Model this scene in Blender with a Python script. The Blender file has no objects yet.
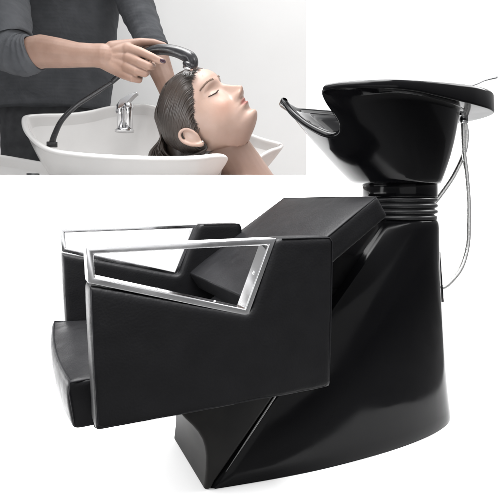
import bpy, bmesh, math, random
from mathutils import Vector, Matrix, noise
random.seed(7)
sc = bpy.context.scene
C = sc.collection
rad = math.radians

# ------------------------------------------------------------------ camera
YAW = rad(24)
CAM = Vector((0, -1.07, 0.6))
FW = Vector((math.sin(YAW), math.cos(YAW), 0))
RT = Vector((math.cos(YAW), -math.sin(YAW), 0))
UP = Vector((0, 0, 1))
cd = bpy.data.cameras.new('camera'); cam = bpy.data.objects.new('camera', cd); C.objects.link(cam)
cam.location = CAM; cam.rotation_euler = (rad(90), 0, -YAW)
cd.sensor_width = 36; cd.lens = 36 * 490 / 500; cd.shift_y = -0.096; cd.clip_start = 0.02; cd.clip_end = 200
sc.camera = cam
sc.view_settings.view_transform = 'Standard'; sc.view_settings.look = 'None'
sc.view_settings.exposure = 0; sc.view_settings.gamma = 1

# ------------------------------------------------------------------ studio ambient light
w = bpy.data.worlds.new('World'); sc.world = w; w.use_nodes = True
nt = w.node_tree; nt.nodes.clear()
out = nt.nodes.new('ShaderNodeOutputWorld'); bg = nt.nodes.new('ShaderNodeBackground')
tc = nt.nodes.new('ShaderNodeTexCoord'); sp = nt.nodes.new('ShaderNodeSeparateXYZ'); rp = nt.nodes.new('ShaderNodeValToRGB')
nt.links.new(tc.outputs['Generated'], sp.inputs[0]); nt.links.new(sp.outputs['Z'], rp.inputs[0])
rp.color_ramp.elements[0].position = 0.10; rp.color_ramp.elements[0].color = (.34, .34, .35, 1)
rp.color_ramp.elements[1].position = 0.75; rp.color_ramp.elements[1].color = (1, 1, 1, 1)
nt.links.new(rp.outputs[0], bg.inputs[0]); bg.inputs[1].default_value = 0.95
nt.links.new(bg.outputs[0], out.inputs[0])

def area(name, loc, target, sx, sy, power, col=(1, 1, 1)):
    l = bpy.data.lights.new(name, 'AREA'); l.shape = 'RECTANGLE'; l.size = sx; l.size_y = sy; l.energy = power; l.color = col
    o = bpy.data.objects.new(name, l); C.objects.link(o); o.location = loc
    o.rotation_euler = (Vector(target) - Vector(loc)).to_track_quat('-Z', 'Y').to_euler(); return o
def vw(u, d, z): return CAM + RT * u + FW * d + UP * (z - CAM.z)
area('overhead_softbox', vw(-0.1, 1.2, 2.5), vw(0, 1.25, 0), 2.4, 1.3, 80).data.spread = rad(84)
area('left_strip_softbox', vw(-1.9, 0.5, 0.9), vw(0.3, 1.3, 0.6), 0.4, 1.3, 15)
area('front_fill', vw(.9, -2.2, 1.0), vw(0.1, 1.2, 0.4), 3.2, 1.6, 20)  # added fill behind the camera, gives the chrome something bright to reflect
area('floor_fill', vw(-.35, .35, 1.75), vw(-.15, 1.02, 0), 1.2, .5, 9).data.spread = rad(80)  # added fill that washes out the chair's shadow on the floor
area('low_front_fill', vw(-1.25, .95, .34), vw(-.1, 1.15, 0), 1.3, .5, 30)  # added low fill reaching under the seat to lift the floor shadow
area('backdrop_wash_right', vw(1.9, 1.6, 1.9), vw(0.8, 2.4, 0.5), 1.2, 0.8, 40)  # added light, pushes the right of the backdrop to pure white
area('backdrop_wash_left', vw(-1.25, 1.65, .55), vw(-0.6, 2.3, 0.16), 0.9, 0.5, 14).data.spread = rad(58)  # added light, pushes the lower left of the backdrop to white
area('salon_overhead_fill', vw(-.2, 3.0, 3.0), vw(-.2, 3.0, 0), 1.6, .8, 12).data.spread = rad(100)  # added fill from above, lifts the inside of the white basin
area('salon_side_fill', vw(2.1, 2.9, 2.3), vw(0.0, 3.1, 0.9), 1.0, 1.2, 7, (1, .985, .96))  # added soft light from the right; no window stands there
area('salon_wall_wash', vw(-.4, 3.95, 4.2), vw(-.5, 4.6, 1.0), 3.6, .5, 17).data.spread = rad(50)  # added wash that brightens the salon wall

# ------------------------------------------------------------------ materials
def mat(name, col, rough=.5, metal=0, spec=.5, coat=0, coat_rough=.05, sss=0):
    m = bpy.data.materials.new(name); m.use_nodes = True
    b = m.node_tree.nodes['Principled BSDF']
    b.inputs['Base Color'].default_value = (*col, 1); b.inputs['Roughness'].default_value = rough
    b.inputs['Metallic'].default_value = metal; b.inputs['Specular IOR Level'].default_value = spec
    b.inputs['Coat Weight'].default_value = coat; b.inputs['Coat Roughness'].default_value = coat_rough
    if sss:
        b.inputs['Subsurface Weight'].default_value = sss; b.inputs['Subsurface Radius'].default_value = (.02, .008, .004)
        b.inputs['Subsurface Scale'].default_value = 1
    return m
def N(m, t, **kw):
    n = m.node_tree.nodes.new(t)
    for k, v in kw.items(): setattr(n, k, v)
    return n
def L(m, a, b): m.node_tree.links.new(a, b)
def B(m): return m.node_tree.nodes['Principled BSDF']
def coords(m, scale=(1, 1, 1)):
    t = N(m, 'ShaderNodeTexCoord'); mp = N(m, 'ShaderNodeMapping'); mp.inputs['Scale'].default_value = scale
    L(m, t.outputs['Object'], mp.inputs[0]); return mp.outputs[0]
def bump(m, tex, strength, dist, scale=(1, 1, 1), **inp):
    n = N(m, tex); L(m, coords(m, scale), n.inputs['Vector'])
    for k, v in inp.items(): n.inputs[k].default_value = v
    b = N(m, 'ShaderNodeBump'); b.inputs['Strength'].default_value = strength; b.inputs['Distance'].default_value = dist
    o = n.outputs['Distance'] if 'Distance' in n.outputs else n.outputs[0]
    L(m, o, b.inputs['Height'])
    prev = B(m).inputs['Normal']
    if prev.is_linked: L(m, prev.links[0].from_socket, b.inputs['Normal'])
    L(m, b.outputs[0], B(m).inputs['Normal']); return n
def mottle(m, c1, c2, scale, detail=4, vscale=(1, 1, 1), socket='Base Color', lo=.35, hi=.65):
    n = N(m, 'ShaderNodeTexNoise'); n.inputs['Scale'].default_value = scale; n.inputs['Detail'].default_value = detail
    L(m, coords(m, vscale), n.inputs['Vector'])
    r = N(m, 'ShaderNodeValToRGB'); L(m, n.outputs[0], r.inputs[0])
    r.color_ramp.elements[0].position = lo; r.color_ramp.elements[1].position = hi
    r.color_ramp.elements[0].color = (*c1, 1); r.color_ramp.elements[1].color = (*c2, 1)
    L(m, r.outputs[0], B(m).inputs[socket]); return r

M = {}
lea = M['leather'] = mat('black_leather', (.006, .006, .007), .48, spec=.22)
mottle(lea, (.0048, .0048, .0054), (.0060, .0060, .0067), 22)
bump(lea, 'ShaderNodeTexNoise', .035, .004, Scale=16, Detail=3)
bump(lea, 'ShaderNodeTexVoronoi', .30, .0008, Scale=250)
mottle(lea, (.42,) * 3, (.50,) * 3, 34, 5, socket='Roughness')
B(lea).inputs['IOR'].default_value = 1.36
M['piping'] = mat('black_piping', (.006, .006, .007), .6, spec=.12)
gl = M['gloss'] = mat('black_gloss_fibreglass', (.0020, .0020, .0024), .10, spec=.36)
B(gl).inputs['IOR'].default_value = 1.26
mottle(gl, (.07,) * 3, (.17,) * 3, 7, 4, socket='Roughness')
bump(gl, 'ShaderNodeTexNoise', .16, .006, Scale=6, Detail=2)
gb = M['shell'] = mat('black_gloss_moulding', (.0024, .0024, .0028), .12, spec=.20); B(gb).inputs['IOR'].default_value = 1.30
mottle(gb, (.08,) * 3, (.20,) * 3, 7, 4, socket='Roughness'); bump(gb, 'ShaderNodeTexNoise', .20, .006, Scale=6, Detail=2)
M['glint_bead'] = mat('glint_catching_bead', (.004, .004, .004), .16, spec=1.0, coat=.5)
M['satin'] = mat('black_satin_plastic', (.006, .006, .007), .38, spec=.35)
bump(M['satin'], 'ShaderNodeTexNoise', .12, .002, Scale=40, Detail=3)
ft = M['foot'] = mat('scuffed_black_paint', (.02, .019, .019), .5, spec=.12)
mottle(ft, (.004, .0039, .0039), (.009, .0085, .008), 14, 5)
ch = M['chrome'] = mat('polished_chrome', (.70, .70, .71), .15, metal=1)
mottle(ch, (.09,) * 3, (.20,) * 3, 25, 4, socket='Roughness')
br = M['braid'] = mat('braided_steel', (.72, .72, .71), .30, metal=1)
bump(br, 'ShaderNodeTexVoronoi', .5, .0010, Scale=380)
M['rubber'] = mat('dark_rubber', (.012, .012, .013), .5)
bd = M['paper'] = mat('white_studio_backdrop', (.93, .93, .93), .9, spec=.1)
mottle(bd, (.925, .925, .925), (.94, .94, .94), 3)
rm = M['salon_wall'] = mat('pale_salon_wall', (.86, .86, .855), .85, spec=.1)
mottle(rm, (.85, .85, .845), (.87, .87, .865), 1.2)
cer = M['ceramic'] = mat('white_ceramic', (.72, .71, .70), .14, spec=.5)
mottle(cer, (.70, .69, .68), (.73, .72, .71), 5)
sh = M['shirt'] = mat('charcoal_jersey', (.08, .083, .09), .9, spec=.15)
mottle(sh, (.066, .069, .075), (.088, .091, .098), 9, 6)
bump(sh, 'ShaderNodeTexNoise', .55, .05, Scale=4.5, Detail=4, Distortion=.6)
wv = bump(sh, 'ShaderNodeTexWave', .07, .012, (1, 1, 1), Scale=11, Distortion=3, Detail=2); wv.bands_direction = 'Z'
tr = M['trousers'] = mat('charcoal_trousers', (.042, .043, .046), .9, spec=.1)
mottle(tr, (.052, .053, .056), (.070, .071, .075), 14, 5)
hs = M['handset'] = mat('dark_handset_plastic', (.022, .022, .024), .3, spec=.4)
mottle(hs, (.18,) * 3, (.28,) * 3, 30, socket='Roughness')
sk = M['skin'] = mat('hand_skin', (.52, .33, .25), .5, spec=.35, sss=.12)
mottle(sk, (.225, .135, .10), (.29, .187, .145), 9, 5)
bump(sk, 'ShaderNodeTexNoise', .25, .004, Scale=45, Detail=4)
M['nail'] = mat('dark_nail_polish', (.03, .012, .02), .15)

# ------------------------------------------------------------------ helpers
def meshobj(name, bm, m, parent=None, smooth=True, bevel=0, seg=4, ang=35):
    me = bpy.data.meshes.new(name); bmesh.ops.recalc_face_normals(bm, faces=bm.faces[:]); bm.to_mesh(me); bm.free()
    o = bpy.data.objects.new(name, me); C.objects.link(o)
    for x in (m if isinstance(m, (list, tuple)) else [m]): me.materials.append(x)
    if smooth:
        for p in me.polygons: p.use_smooth = True
    if parent: o.parent = parent; o.matrix_parent_inverse = parent.matrix_basis.inverted()
    if bevel:
        b = o.modifiers.new('bevel', 'BEVEL'); b.width = bevel; b.segments = seg; b.limit_method = 'ANGLE'; b.angle_limit = rad(ang)
        wn = o.modifiers.new('wn', 'WEIGHTED_NORMAL'); wn.keep_sharp = False; wn.weight = 100
    return o
def tag(o, label, cat, group=None, kind=None):
    if kind: o['kind'] = kind
    else: o['label'] = label; o['category'] = cat
    if group: o['group'] = group
    return o
def thing(name, label, cat, loc, group=None):
    o = bpy.data.objects.new(name, None); C.objects.link(o); o.location = loc; o.empty_display_size = .05
    return tag(o, label, cat, group)
def prism(pts, y0, y1, bm=None):
    """extrude an X-Z outline between two Y values"""
    bm = bm or bmesh.new()
    a = [bm.verts.new((x, y0, z)) for x, z in pts]; b = [bm.verts.new((x, y1, z)) for x, z in pts]
    bm.faces.new(a); bm.faces.new(b[::-1]); n = len(pts)
    for i in range(n): bm.faces.new((a[i], a[(i + 1) % n], b[(i + 1) % n], b[i]))
    return bm
def grid(bm, rows, closed=True, cap0=False, cap1=False):
    vs = [[bm.verts.new(p) for p in r] for r in rows]; n = len(rows[0])
    for a, b in zip(vs, vs[1:]):
        for i in range(n if closed else n - 1):
            j = (i + 1) % n; bm.faces.new((a[i], a[j], b[j], b[i]))
    if cap0: bm.faces.new(vs[0][::-1])
    if cap1: bm.faces.new(vs[-1])
    return vs
def crom(pts, n, closed=False):
    """Catmull-Rom through points of any dimension, n samples in all"""
    P = [tuple(p) for p in pts]; k = len(P); segs = k if closed else k - 1; res = []
    for i in range(n):
        t = i / (n if closed else n - 1) * segs; s = min(int(t), segs - 1); f = t - s
        g = (lambda q: P[q % k]) if closed else (lambda q: P[max(0, min(k - 1, q))])
        p0, p1, p2, p3 = g(s - 1), g(s), g(s + 1), g(s + 2)
        res.append(tuple(.5 * (2 * b + (c - a) * f + (2 * a - 5 * b + 4 * c - d) * f * f + (3 * b - a - 3 * c + d) * f ** 3)
                         for a, b, c, d in zip(p0, p1, p2, p3)))
    return res
def tube(pts, r, n=10, samples=0, bm=None, cap=True):
    """pts: points, r: radius or list of radii"""
    bm = bm or bmesh.new()
    rs = r if isinstance(r, (list, tuple)) else [r] * len(pts)
    q = [(*p, k) for p, k in zip(pts, rs)]
    if samples: q = crom(q, samples)
    P = [Vector(a[:3]) for a in q]; nrm = None; rows = []
    for i, p in enumerate(P):
        t = (P[min(i + 1, len(P) - 1)] - P[max(i - 1, 0)]).normalized()
        if nrm is None: nrm = t.orthogonal().normalized()
        nrm = (nrm - t * nrm.dot(t)).normalized(); bn = t.cross(nrm)
        rows.append([p + (nrm * math.cos(a) + bn * math.sin(a)) * q[i][3] for a in (2 * math.pi * k / n for k in range(n))])
    grid(bm, rows, True, cap, cap); return bm
def lathe(prof, c, n=48, bm=None, axis=None, cap=True):
    """prof: (radius, height) list about centre c"""
    bm = bm or bmesh.new(); rows = []
    q = axis.to_track_quat('Z', 'Y') if axis else None
    for r, h in prof:
        row = []
        for k in range(n):
            v = Vector((r * math.cos(2 * math.pi * k / n), r * math.sin(2 * math.pi * k / n), h))
            if q: v = q @ v
            row.append(Vector(c) + v)
        rows.append(row)
    grid(bm, rows, True, cap, cap); return bm
def ball(bm, c, r, sc3=(1, 1, 1), seg=14, rot=None):
    m = Matrix.Translation(c) @ (rot.to_4x4() if rot else Matrix()) @ Matrix.Diagonal((*[r * s for s in sc3], 1))
    nv_ = seg * 2 // 3; rows = []
    for i in range(1, nv_):
        a = math.pi * i / nv_; rows.append([m @ Vector((math.sin(a) * math.cos(2 * math.pi * k / seg), math.sin(a) * math.sin(2 * math.pi * k / seg), math.cos(a))) for k in range(seg)])
    vs = grid(bm, rows); t_, b_ = bm.verts.new(m @ Vector((0, 0, 1))), bm.verts.new(m @ Vector((0, 0, -1)))
    for k in range(seg): bm.faces.new((t_, vs[0][(k + 1) % seg], vs[0][k])); bm.faces.new((b_, vs[-1][k], vs[-1][(k + 1) % seg]))
def limb(bm, pts, step=.35, seg=14):
    """overlapping balls along a chain of (point, radius), fused later by the remesh"""
    for (a, ra), (b, rb) in zip(pts, pts[1:]):
        a, b = Vector(a), Vector(b); n = max(1, int((b - a).length / (min(ra, rb) * step)))
        for i in range(n + 1): t = i / n; ball(bm, a.lerp(b, t), ra + (rb - ra) * t, seg=seg)
def fuse(o, voxel, it=6, f=.5):
    r = o.modifiers.new('remesh', 'REMESH'); r.mode = 'VOXEL'; r.voxel_size = voxel; r.use_smooth_shade = True
    s = o.modifiers.new('smooth', 'SMOOTH'); s.iterations = it; s.factor = f; return o

# ================================================================== SETTING
WD = 2.35                                   # the backdrop stands this far in front of the camera
OU, OZ = 57 / 490 * WD, .6 + 27 / 490 * WD  # right edge and sill of its opening
bm = bmesh.new()
def sweep(u0, u1, ztop):
    prof = [(.93, 0), (1.2, 0), (WD - .62, 0)]
    for k in range(1, 13):
        a = k / 12 * math.pi / 2; prof.append((WD - .6 + .6 * math.sin(a), .6 - .6 * math.cos(a)))
    prof.append((WD, ztop)); ed = lambda u, d: u if abs(u) < 1.3 else (.53 * d + .08 if u > 0 else -.53 * d - .2)
    return [[vw(ed(u0, d), d, z) for d, z in prof], [vw(min(ed(u1, d), ed(9, d)), d, z) for d, z in prof]]
def addgrid(rows): grid(bm, rows, False)
addgrid(sweep(-1.4455, OU, OZ)); addgrid(sweep(OU, 1.3255, OZ))
def quad(*p): bm.faces.new([bm.verts.new(q) for q in p])
quad(vw(OU, WD, OZ), vw(1.3255, WD, OZ), vw(1.3255, WD, 4.2), vw(OU, WD, 4.2))
quad(vw(-5, WD, OZ), vw(OU, WD, OZ), vw(OU, WD + .03, OZ), vw(-5, WD + .03, OZ))
quad(vw(OU, WD, OZ), vw(OU, WD, 4.2), vw(OU, WD + .03, 4.2), vw(OU, WD + .03, OZ))
quad(vw(-5, WD + .03, OZ), vw(OU, WD + .03, OZ), vw(OU, WD + .03, -1.4), vw(-5, WD + .03, -1.4))
quad(vw(OU, WD + .03, OZ), vw(1.3255, WD + .03, OZ), vw(1.3255, WD + .03, -1.4), vw(OU, WD + .03, -1.4))
quad(vw(OU, WD + .03, OZ), vw(1.3255, WD + .03, OZ), vw(1.3255, WD + .03, 4.2), vw(OU, WD + .03, 4.2))
bmesh.ops.remove_doubles(bm, verts=bm.verts[:], dist=.0005)
o = meshobj('backdrop', bm, M['paper']); o['kind'] = 'structure'
o.data.shade_smooth() if hasattr(o.data, 'shade_smooth') else None
o.modifiers.new('es', 'EDGE_SPLIT').split_angle = rad(30)
bm = bmesh.new()
quad(vw(-6, 4.6, -1.4), vw(6, 4.6, -1.4), vw(6, 4.6, 4.5), vw(-6, 4.6, 4.5))
tag(meshobj('wall', bm, M['salon_wall'], smooth=False), 'plain pale salon wall behind the hair washing scene', 'wall')
bm = bmesh.new(); quad(vw(-6, -5, -.004), vw(6, -5, -.004), vw(6, WD - .05, -.004), vw(-6, WD - .05, -.004))  # out-of-view floor added dark to cut bounce light on the chair
M['dark_floor'] = mat('bounce_cutting_floor', (.12, .12, .12), .7); mottle(M['dark_floor'], (.10, .10, .10), (.14, .14, .14), 4)
meshobj('floor', bm, M['dark_floor'], smooth=False)['kind'] = 'structure'
bm = bmesh.new()
quad(vw(-6, WD + .04, -1.4), vw(6, WD + .04, -1.4), vw(6, 4.6, -1.4), vw(-6, 4.6, -1.4))
meshobj('ground', bm, M['salon_wall'], smooth=False)['kind'] = 'structure'

ctex = bpy.data.textures.new('soft_folds', 'CLOUDS'); ctex.noise_scale = .11; ctex.noise_depth = 2
def pad(o, voxel=.0042, it=16, amp=.003):
    "upholstered look: rounded edges and slight unevenness"
    fuse(o, voxel, it, .5)
    d = o.modifiers.new('folds', 'DISPLACE'); d.texture = ctex; d.strength = amp; d.mid_level = .5; d.texture_coords = 'GLOBAL'
    return o
# ================================================================== SHAMPOO CHAIR (seat, arms, back, chrome frames)
chair = thing('reclining_chair', 'black leather reclining salon chair with slanted chrome armrest frames', 'chair', (.3, 0, 0))
YO = .26
def arm(sgn):
    y0, y1 = sgn * YO, sgn * (YO - .062)
    fx, fz = (-.002, .001) if sgn < 0 else (-.017, .008)      # the far arm sits a touch further forward and higher
    sk_ = lambda x, z: (x + fx * max(0, (.42 - x) / .34), z + fz)
    pts = [sk_(*q) for q in [(.094, .232), (.535, .236), (.541, .532), (.420, .532), (.412, .525), (.366, .402), (.355, .396), (.083, .467)]]
    p = meshobj('armrest_panel', prism(pts, min(y0, y1), max(y0, y1)), M['leather'], chair); pad(p)
    ins = [(.0875, .460), (.0925, .36), (.0985, .243), (.107, .2375), (.30, .2385), (.522, .2405), (.5305, .249), (.5355, .38), (.5385, .520), (.532, .529), (.48, .530), (.428, .530)]
    ins = [sk_(*q) for q in ins]
    for y in (y0 - sgn * .0028, y1 + sgn * .0028):
        meshobj('seam', tube([(x, y, z) for x, z in ins], .0015, 8), M['piping'], p)
    # chrome frame: a closed loop of flat bar
    yc = sgn * (YO - .024); hw = .020; t = .0115
    outer = [sk_(*q) for q in [(.0795, .5275), (.417, .5315), (.360, .391), (.083, .470)]]
    n = 4; bm = bmesh.new(); rows = []
    P = [Vector((x, 0, z)) for x, z in outer]; inn = []
    for i in range(n):
        a, b, c = P[i - 1], P[i], P[(i + 1) % n]
        d1, d2 = (b - a).normalized(), (c - b).normalized()
        n1, n2 = Vector((d1.z, 0, -d1.x)), Vector((d2.z, 0, -d2.x))
        k = (n1 + n2); k = k / (k.dot(n1)); inn.append(b + k * t)
    for y, loop in ((yc - hw, P), (yc + hw, P), (yc + hw, inn), (yc - hw, inn)):
        rows.append([Vector((p.x, y, p.z)) for p in loop])
    vs = [[bm.verts.new(p) for p in r] for r in rows]
    for r in range(4):
        for i in range(n): bm.faces.new((vs[r][i], vs[r][(i + 1) % n], vs[(r + 1) % 4][(i + 1) % n], vs[(r + 1) % 4][i]))
    f = meshobj('chrome_frame', bm, M['chrome'], chair, bevel=.0022, seg=3, ang=20)
    for fr in (.46,):      # fixing screws on the slanted plate
        a = inn[1].lerp(inn[2], fr); nn = Vector((inn[2] - inn[1])).normalized(); nn = Vector((nn.z, 0, -nn.x))
        meshobj('screw', lathe([(.0001, .002), (.0022, .0019), (.0034, .001), (.0036, -.002)], (a.x, yc, a.z), 14, axis=nn), M['chrome'], f)
    for fr in (.42, .8):
        a = P[3].lerp(P[2], fr); 
        meshobj('screw', lathe([(.0001, .0018), (.0018, .0016), (.0025, .0006), (.0025, -.003)], (a.x, yc + .006, a.z + t + .0005), 14), M['chrome'], f)
arm(-1); arm(1)
# seat cushion
bm = bmesh.new(); rows = []; nx, ny = 14, 14
def seat_top(fx, fy):
    x = .043 + fx * .435 + .012 * ((2 * fy - 1) ** 2 - fy * .9) * (1 - fx); y = -.193 + fy * .388
    z = .297 + .018 * fy ** 2 * (1 - fx) - .02 * fx + .020 * (1 - (2 * fy - 1) ** 4) * (1 - (2 * fx - 1) ** 6)
    return Vector((x, y, z))
top = [[seat_top(i / nx, j / ny) for j in range(ny + 1)] for i in range(nx + 1)]
vt = [[bm.verts.new(p) for p in r] for r in top]
for i in range(nx):
    for j in range(ny): bm.faces.new((vt[i][j], vt[i + 1][j], vt[i + 1][j + 1], vt[i][j + 1]))
edge = [vt[i][0] for i in range(nx + 1)] + [vt[nx][j] for j in range(1, ny + 1)] + [vt[i][ny] for i in range(nx - 1, -1, -1)] + [vt[0][j] for j in range(ny - 1, 0, -1)]
prev = edge
for h, ins in ((.272, -.003), (.245, -.002), (.213, .002)):
    ring = []
    for v in edge:
        x, y = v.co.x, v.co.y; sl = (.298 - h) * .10
        ring.append(bm.verts.new((x + (ins + sl if x < .3 else -ins), y - math.copysign(ins, y) if abs(y) > .19 else y, h)))
    for i in range(len(edge)): bm.faces.new((prev[i], prev[(i + 1) % len(edge)], ring[(i + 1) % len(edge)], ring[i]))
    prev = ring
bm.faces.new(prev)
seat = pad(meshobj('seat', bm, M['leather'], chair), .0046, 15)
meshobj('seam', tube([seat_top(i / nx, .985) + Vector((0, 0, -.002)) for i in range(nx, 0, -1)] + [seat_top(.012, j / ny) + Vector((0, 0, -.001)) for j in range(ny, -1, -1)] + [seat_top(i / nx, .015) + Vector((0, 0, -.002)) for i in range(1, nx)], .0018, 8), M['piping'], seat)
st = meshobj('seam', tube([seat_top(.012, .015) + Vector((0, 0, -.001)), seat_top(.012, .015) + Vector((-.001, -.003, -.02)), seat_top(.012, .015) + Vector((.004, -.003, -.05)), seat_top(.012, .015) + Vector((.008, -.001, -.078))], .0016, 8), M['piping'], seat)
# back cushion, reclined 34 degrees
dv = Vector((math.cos(rad(33.9)), 0, math.sin(rad(33.9)))); nv = Vector((-dv.z, 0, dv.x))
a0 = Vector((.385, 0, .410)); Lb = .368; Tb = .056; Wb = .205
def bp(s, y, h):
    if y > 0: y *= 1.13
    return a0 + dv * s + nv * h + Vector((0, y, 0))
bm = bmesh.new(); nx, ny = 16, 14; T_, U_ = [], []
for i in range(nx + 1):
    T_.append([bm.verts.new(bp(i / nx * Lb, -Wb + j / ny * 2 * Wb, .007 * (1 - (2 * i / nx - 1) ** 6) * (1 - (2 * j / ny - 1) ** 6) * 1.0 - .002)) for j in range(ny + 1)])
    U_.append([bm.verts.new(bp(i / nx * Lb, -Wb + j / ny * 2 * Wb, -Tb)) for j in range(ny + 1)])
for i in range(nx):
    for j in range(ny):
        bm.faces.new((T_[i][j], T_[i + 1][j], T_[i + 1][j + 1], T_[i][j + 1])); bm.faces.new((U_[i][j + 1], U_[i + 1][j + 1], U_[i + 1][j], U_[i][j]))
    bm.faces.new((T_[i][0], U_[i][0], U_[i + 1][0], T_[i + 1][0])); bm.faces.new((T_[i][ny], T_[i + 1][ny], U_[i + 1][ny], U_[i][ny]))
for j in range(ny):
    bm.faces.new((T_[0][j], T_[0][j + 1], U_[0][j + 1], U_[0][j])); bm.faces.new((T_[nx][j], U_[nx][j], U_[nx][j + 1], T_[nx][j + 1]))
back = pad(meshobj('backrest', bm, M['leather'], chair), .0044, 13)
e = -.003
meshobj('seam', tube([bp(.004, Wb - .004, e), bp(.004, 0, e + .001), bp(.004, -Wb + .004, e), bp(Lb * .25, -Wb + .003, e + .001), bp(Lb * .75, -Wb + .003, e + .001), bp(Lb - .004, -Wb + .004, e), bp(Lb - .004, 0, e + .001), bp(Lb - .004, Wb - .004, e), bp(Lb * .5, Wb - .003, e), bp(.004, Wb - .004, e)], .0018, 8), M['piping'], back)
# support bracket under the back cushion and seat pan
bm = prism([(.40, .355), (.605, .500), (.640, .478), (.645, .445), (.60, .33), (.50, .22), (.46, .22), (.36, .30)], -.085, .085)
meshobj('recline_bracket', bm, M['satin'], chair, bevel=.006)
meshobj('seat_pan', prism([(.10, .214), (.52, .214), (.52, .200), (.10, .200)], -.17, .17), M['satin'], chair, bevel=.004)

# ================================================================== PEDESTAL
ped = thing('pedestal', 'glossy black flared pedestal carrying the chair and the basin', 'pedestal', (.7, 0, 0))
rows = []
ZT = .556
levels = [0, .004, .012] + [.03 + i * (.53 - .03) / 30 for i in range(31)] + [.541, .549, .5545, ZT]
def plan(z):
    t = z / ZT
    ins = 0
    if z > .53: k = (z - .53) / (ZT - .53); ins = .012 * (1 - math.sqrt(max(0, 1 - k * k)))
    if z < .012: ins = .003 * (1 - z / .012)
    xf = .328 + .915 * z + ins * 1.0; xr = 1.088 - .062 * t ** .8 - ins
    wf = (.108 * (1 - t) + .060 * t) - ins; wm = (.136 * (1 - t) + .101 * t) - ins
    xm = .66 * (1 - t) + .925 * t
    half = []
    # front flat -> chamfer -> side -> rear ellipse
    ch = .020 * (1 - t * .6)
    half.append((xf, 0)); half.append((xf, (wf - ch) * .6)); half.append((xf, wf - ch)); half.append((xf + .0015, wf - ch + .0035))
    half.append((xf + ch * .86, wf - .0035)); half.append((xf + ch * 1.0, wf - .0004))
    x0, y0 = xf + ch * 1.0, wf
    for k in range(1, 12):
        f = k / 12; half.append((x0 + (xm - x0) * f, y0 + (wm - y0) * math.sin(f * math.pi / 2)))
    e = 2.3
    for k in range(0, 20):
        a = math.pi / 2 * (1 - k / 20); half.append((xm + (xr - xm) * abs(math.cos(a)) ** (2 / e), wm * abs(math.sin(a)) ** (2 / e)))
    half.append((xr, 0))
    return [Vector((x, -y, z)) for x, y in half] + [Vector((x, y, z)) for x, y in half[-2:0:-1]]
bm = bmesh.new(); grid(bm, [plan(z) for z in levels], True, True, True)
shell = meshobj('shell', bm, M['shell'], ped); shell.modifiers.new('es', 'EDGE_SPLIT').split_angle = rad(50)
# rear access panel
bm = bmesh.new(); rows = []
for z in [.325 + i * .0125 for i in range(12)]:
    xr = 1.088 - .062 * (z / ZT) ** .8; rows.append([Vector((xr - .012 - .25 * y * y / .05 + .016, y, z)) for y in [-.055 + .01 * k for k in range(12)]])
grid(bm, rows, False)
hp = meshobj('access_panel', bm, M['satin'], ped); hp.modifiers.new('sol', 'SOLIDIFY').thickness = .006
# foot block under the seat
bm = prism([(.3265, .0), (.329, .02), (.3315, .045), (.332, .07), (.3295, .09), (.324, .107), (.3145, .124), (.302, .14), (.288, .155), (.272, .175), (.262, .2), (.54, .2), (.49, .172), (.350, .014), (.342, .0)], -.104, .14)
meshobj('foot_block', bm, M['foot'], ped, bevel=.008, seg=5, ang=40)
# beads added along the shell bevel only to catch bright highlight lines
bm = bmesh.new(); tube([(.328 + .915 * z - .0005, -(.108 - .087 * z) + .0195 * (1 - .6 * z / ZT), z) for z in (.004, .1, .2, .3)], .0026, 10, bm=bm)
meshobj('highlight_bead', bm, M['glint_bead'], ped)
bm = bmesh.new(); tube([(.328 + .915 * z + .0185 * (1 - .6 * z / ZT), -(.108 - .0865 * z) + .0005, z) for z in (.03, .1, .2, .3)], [.0006, .0030, .0034, .001], 8, 20, bm=bm)
meshobj('highlight_bead', bm, M['glint_bead'], ped)
# neck
bmn = lathe([(.098, .553), (.098, .562), (.0915, .5645), (.0915, .5675), (.099, .570), (.1005, .574), (.099, .578), (.0925, .5805), (.0925, .583),
             (.099, .586), (.1005, .590), (.099, .594), (.0925, .5965), (.0925, .599), (.099, .602), (.1005, .606), (.099, .610), (.094, .612), (.094, .616)], (.928, 0, 0), 72)
meshobj('ribbed_collar', bmn, M['satin'], ped)
meshobj('neck_ring', lathe([(.095, .612), (.0990, .613), (.0998, .616), (.0998, .648), (.098, .651), (.07, .652)], (.928, 0, 0), 72), M['gloss'], ped)

# ================================================================== BLACK BASIN
bas = thing('basin', 'glossy black shampoo basin with neck cut standing on the pedestal neck', 'basin', (.928, 0, .65))
# rim: x, y, z, overhang, band height
near = [(.600, -.078, .877, .070, .090, .016), (.618, -.118, .877, .050, .052, .016), (.655, -.152, .876, .028, .034, .018), (.70, -.184, .874, .020, .026, .020), (.745, -.198, .877, .016, .024, .022),
        (.805, -.206, .879, .018, .027, .026), (.876, -.210, .881, .022, .034, .035), (.94, -.210, .883, .028, .042, .043), (.995, -.206, .884, .042, .046, .048), (1.055, -.190, .884, .060, .048, .050),
        (1.108, -.156, .884, .076, .048, .050), (1.140, -.105, .884, .088, .048, .050), (1.154, -.050, .884, .098, .048, .050)]
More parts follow.
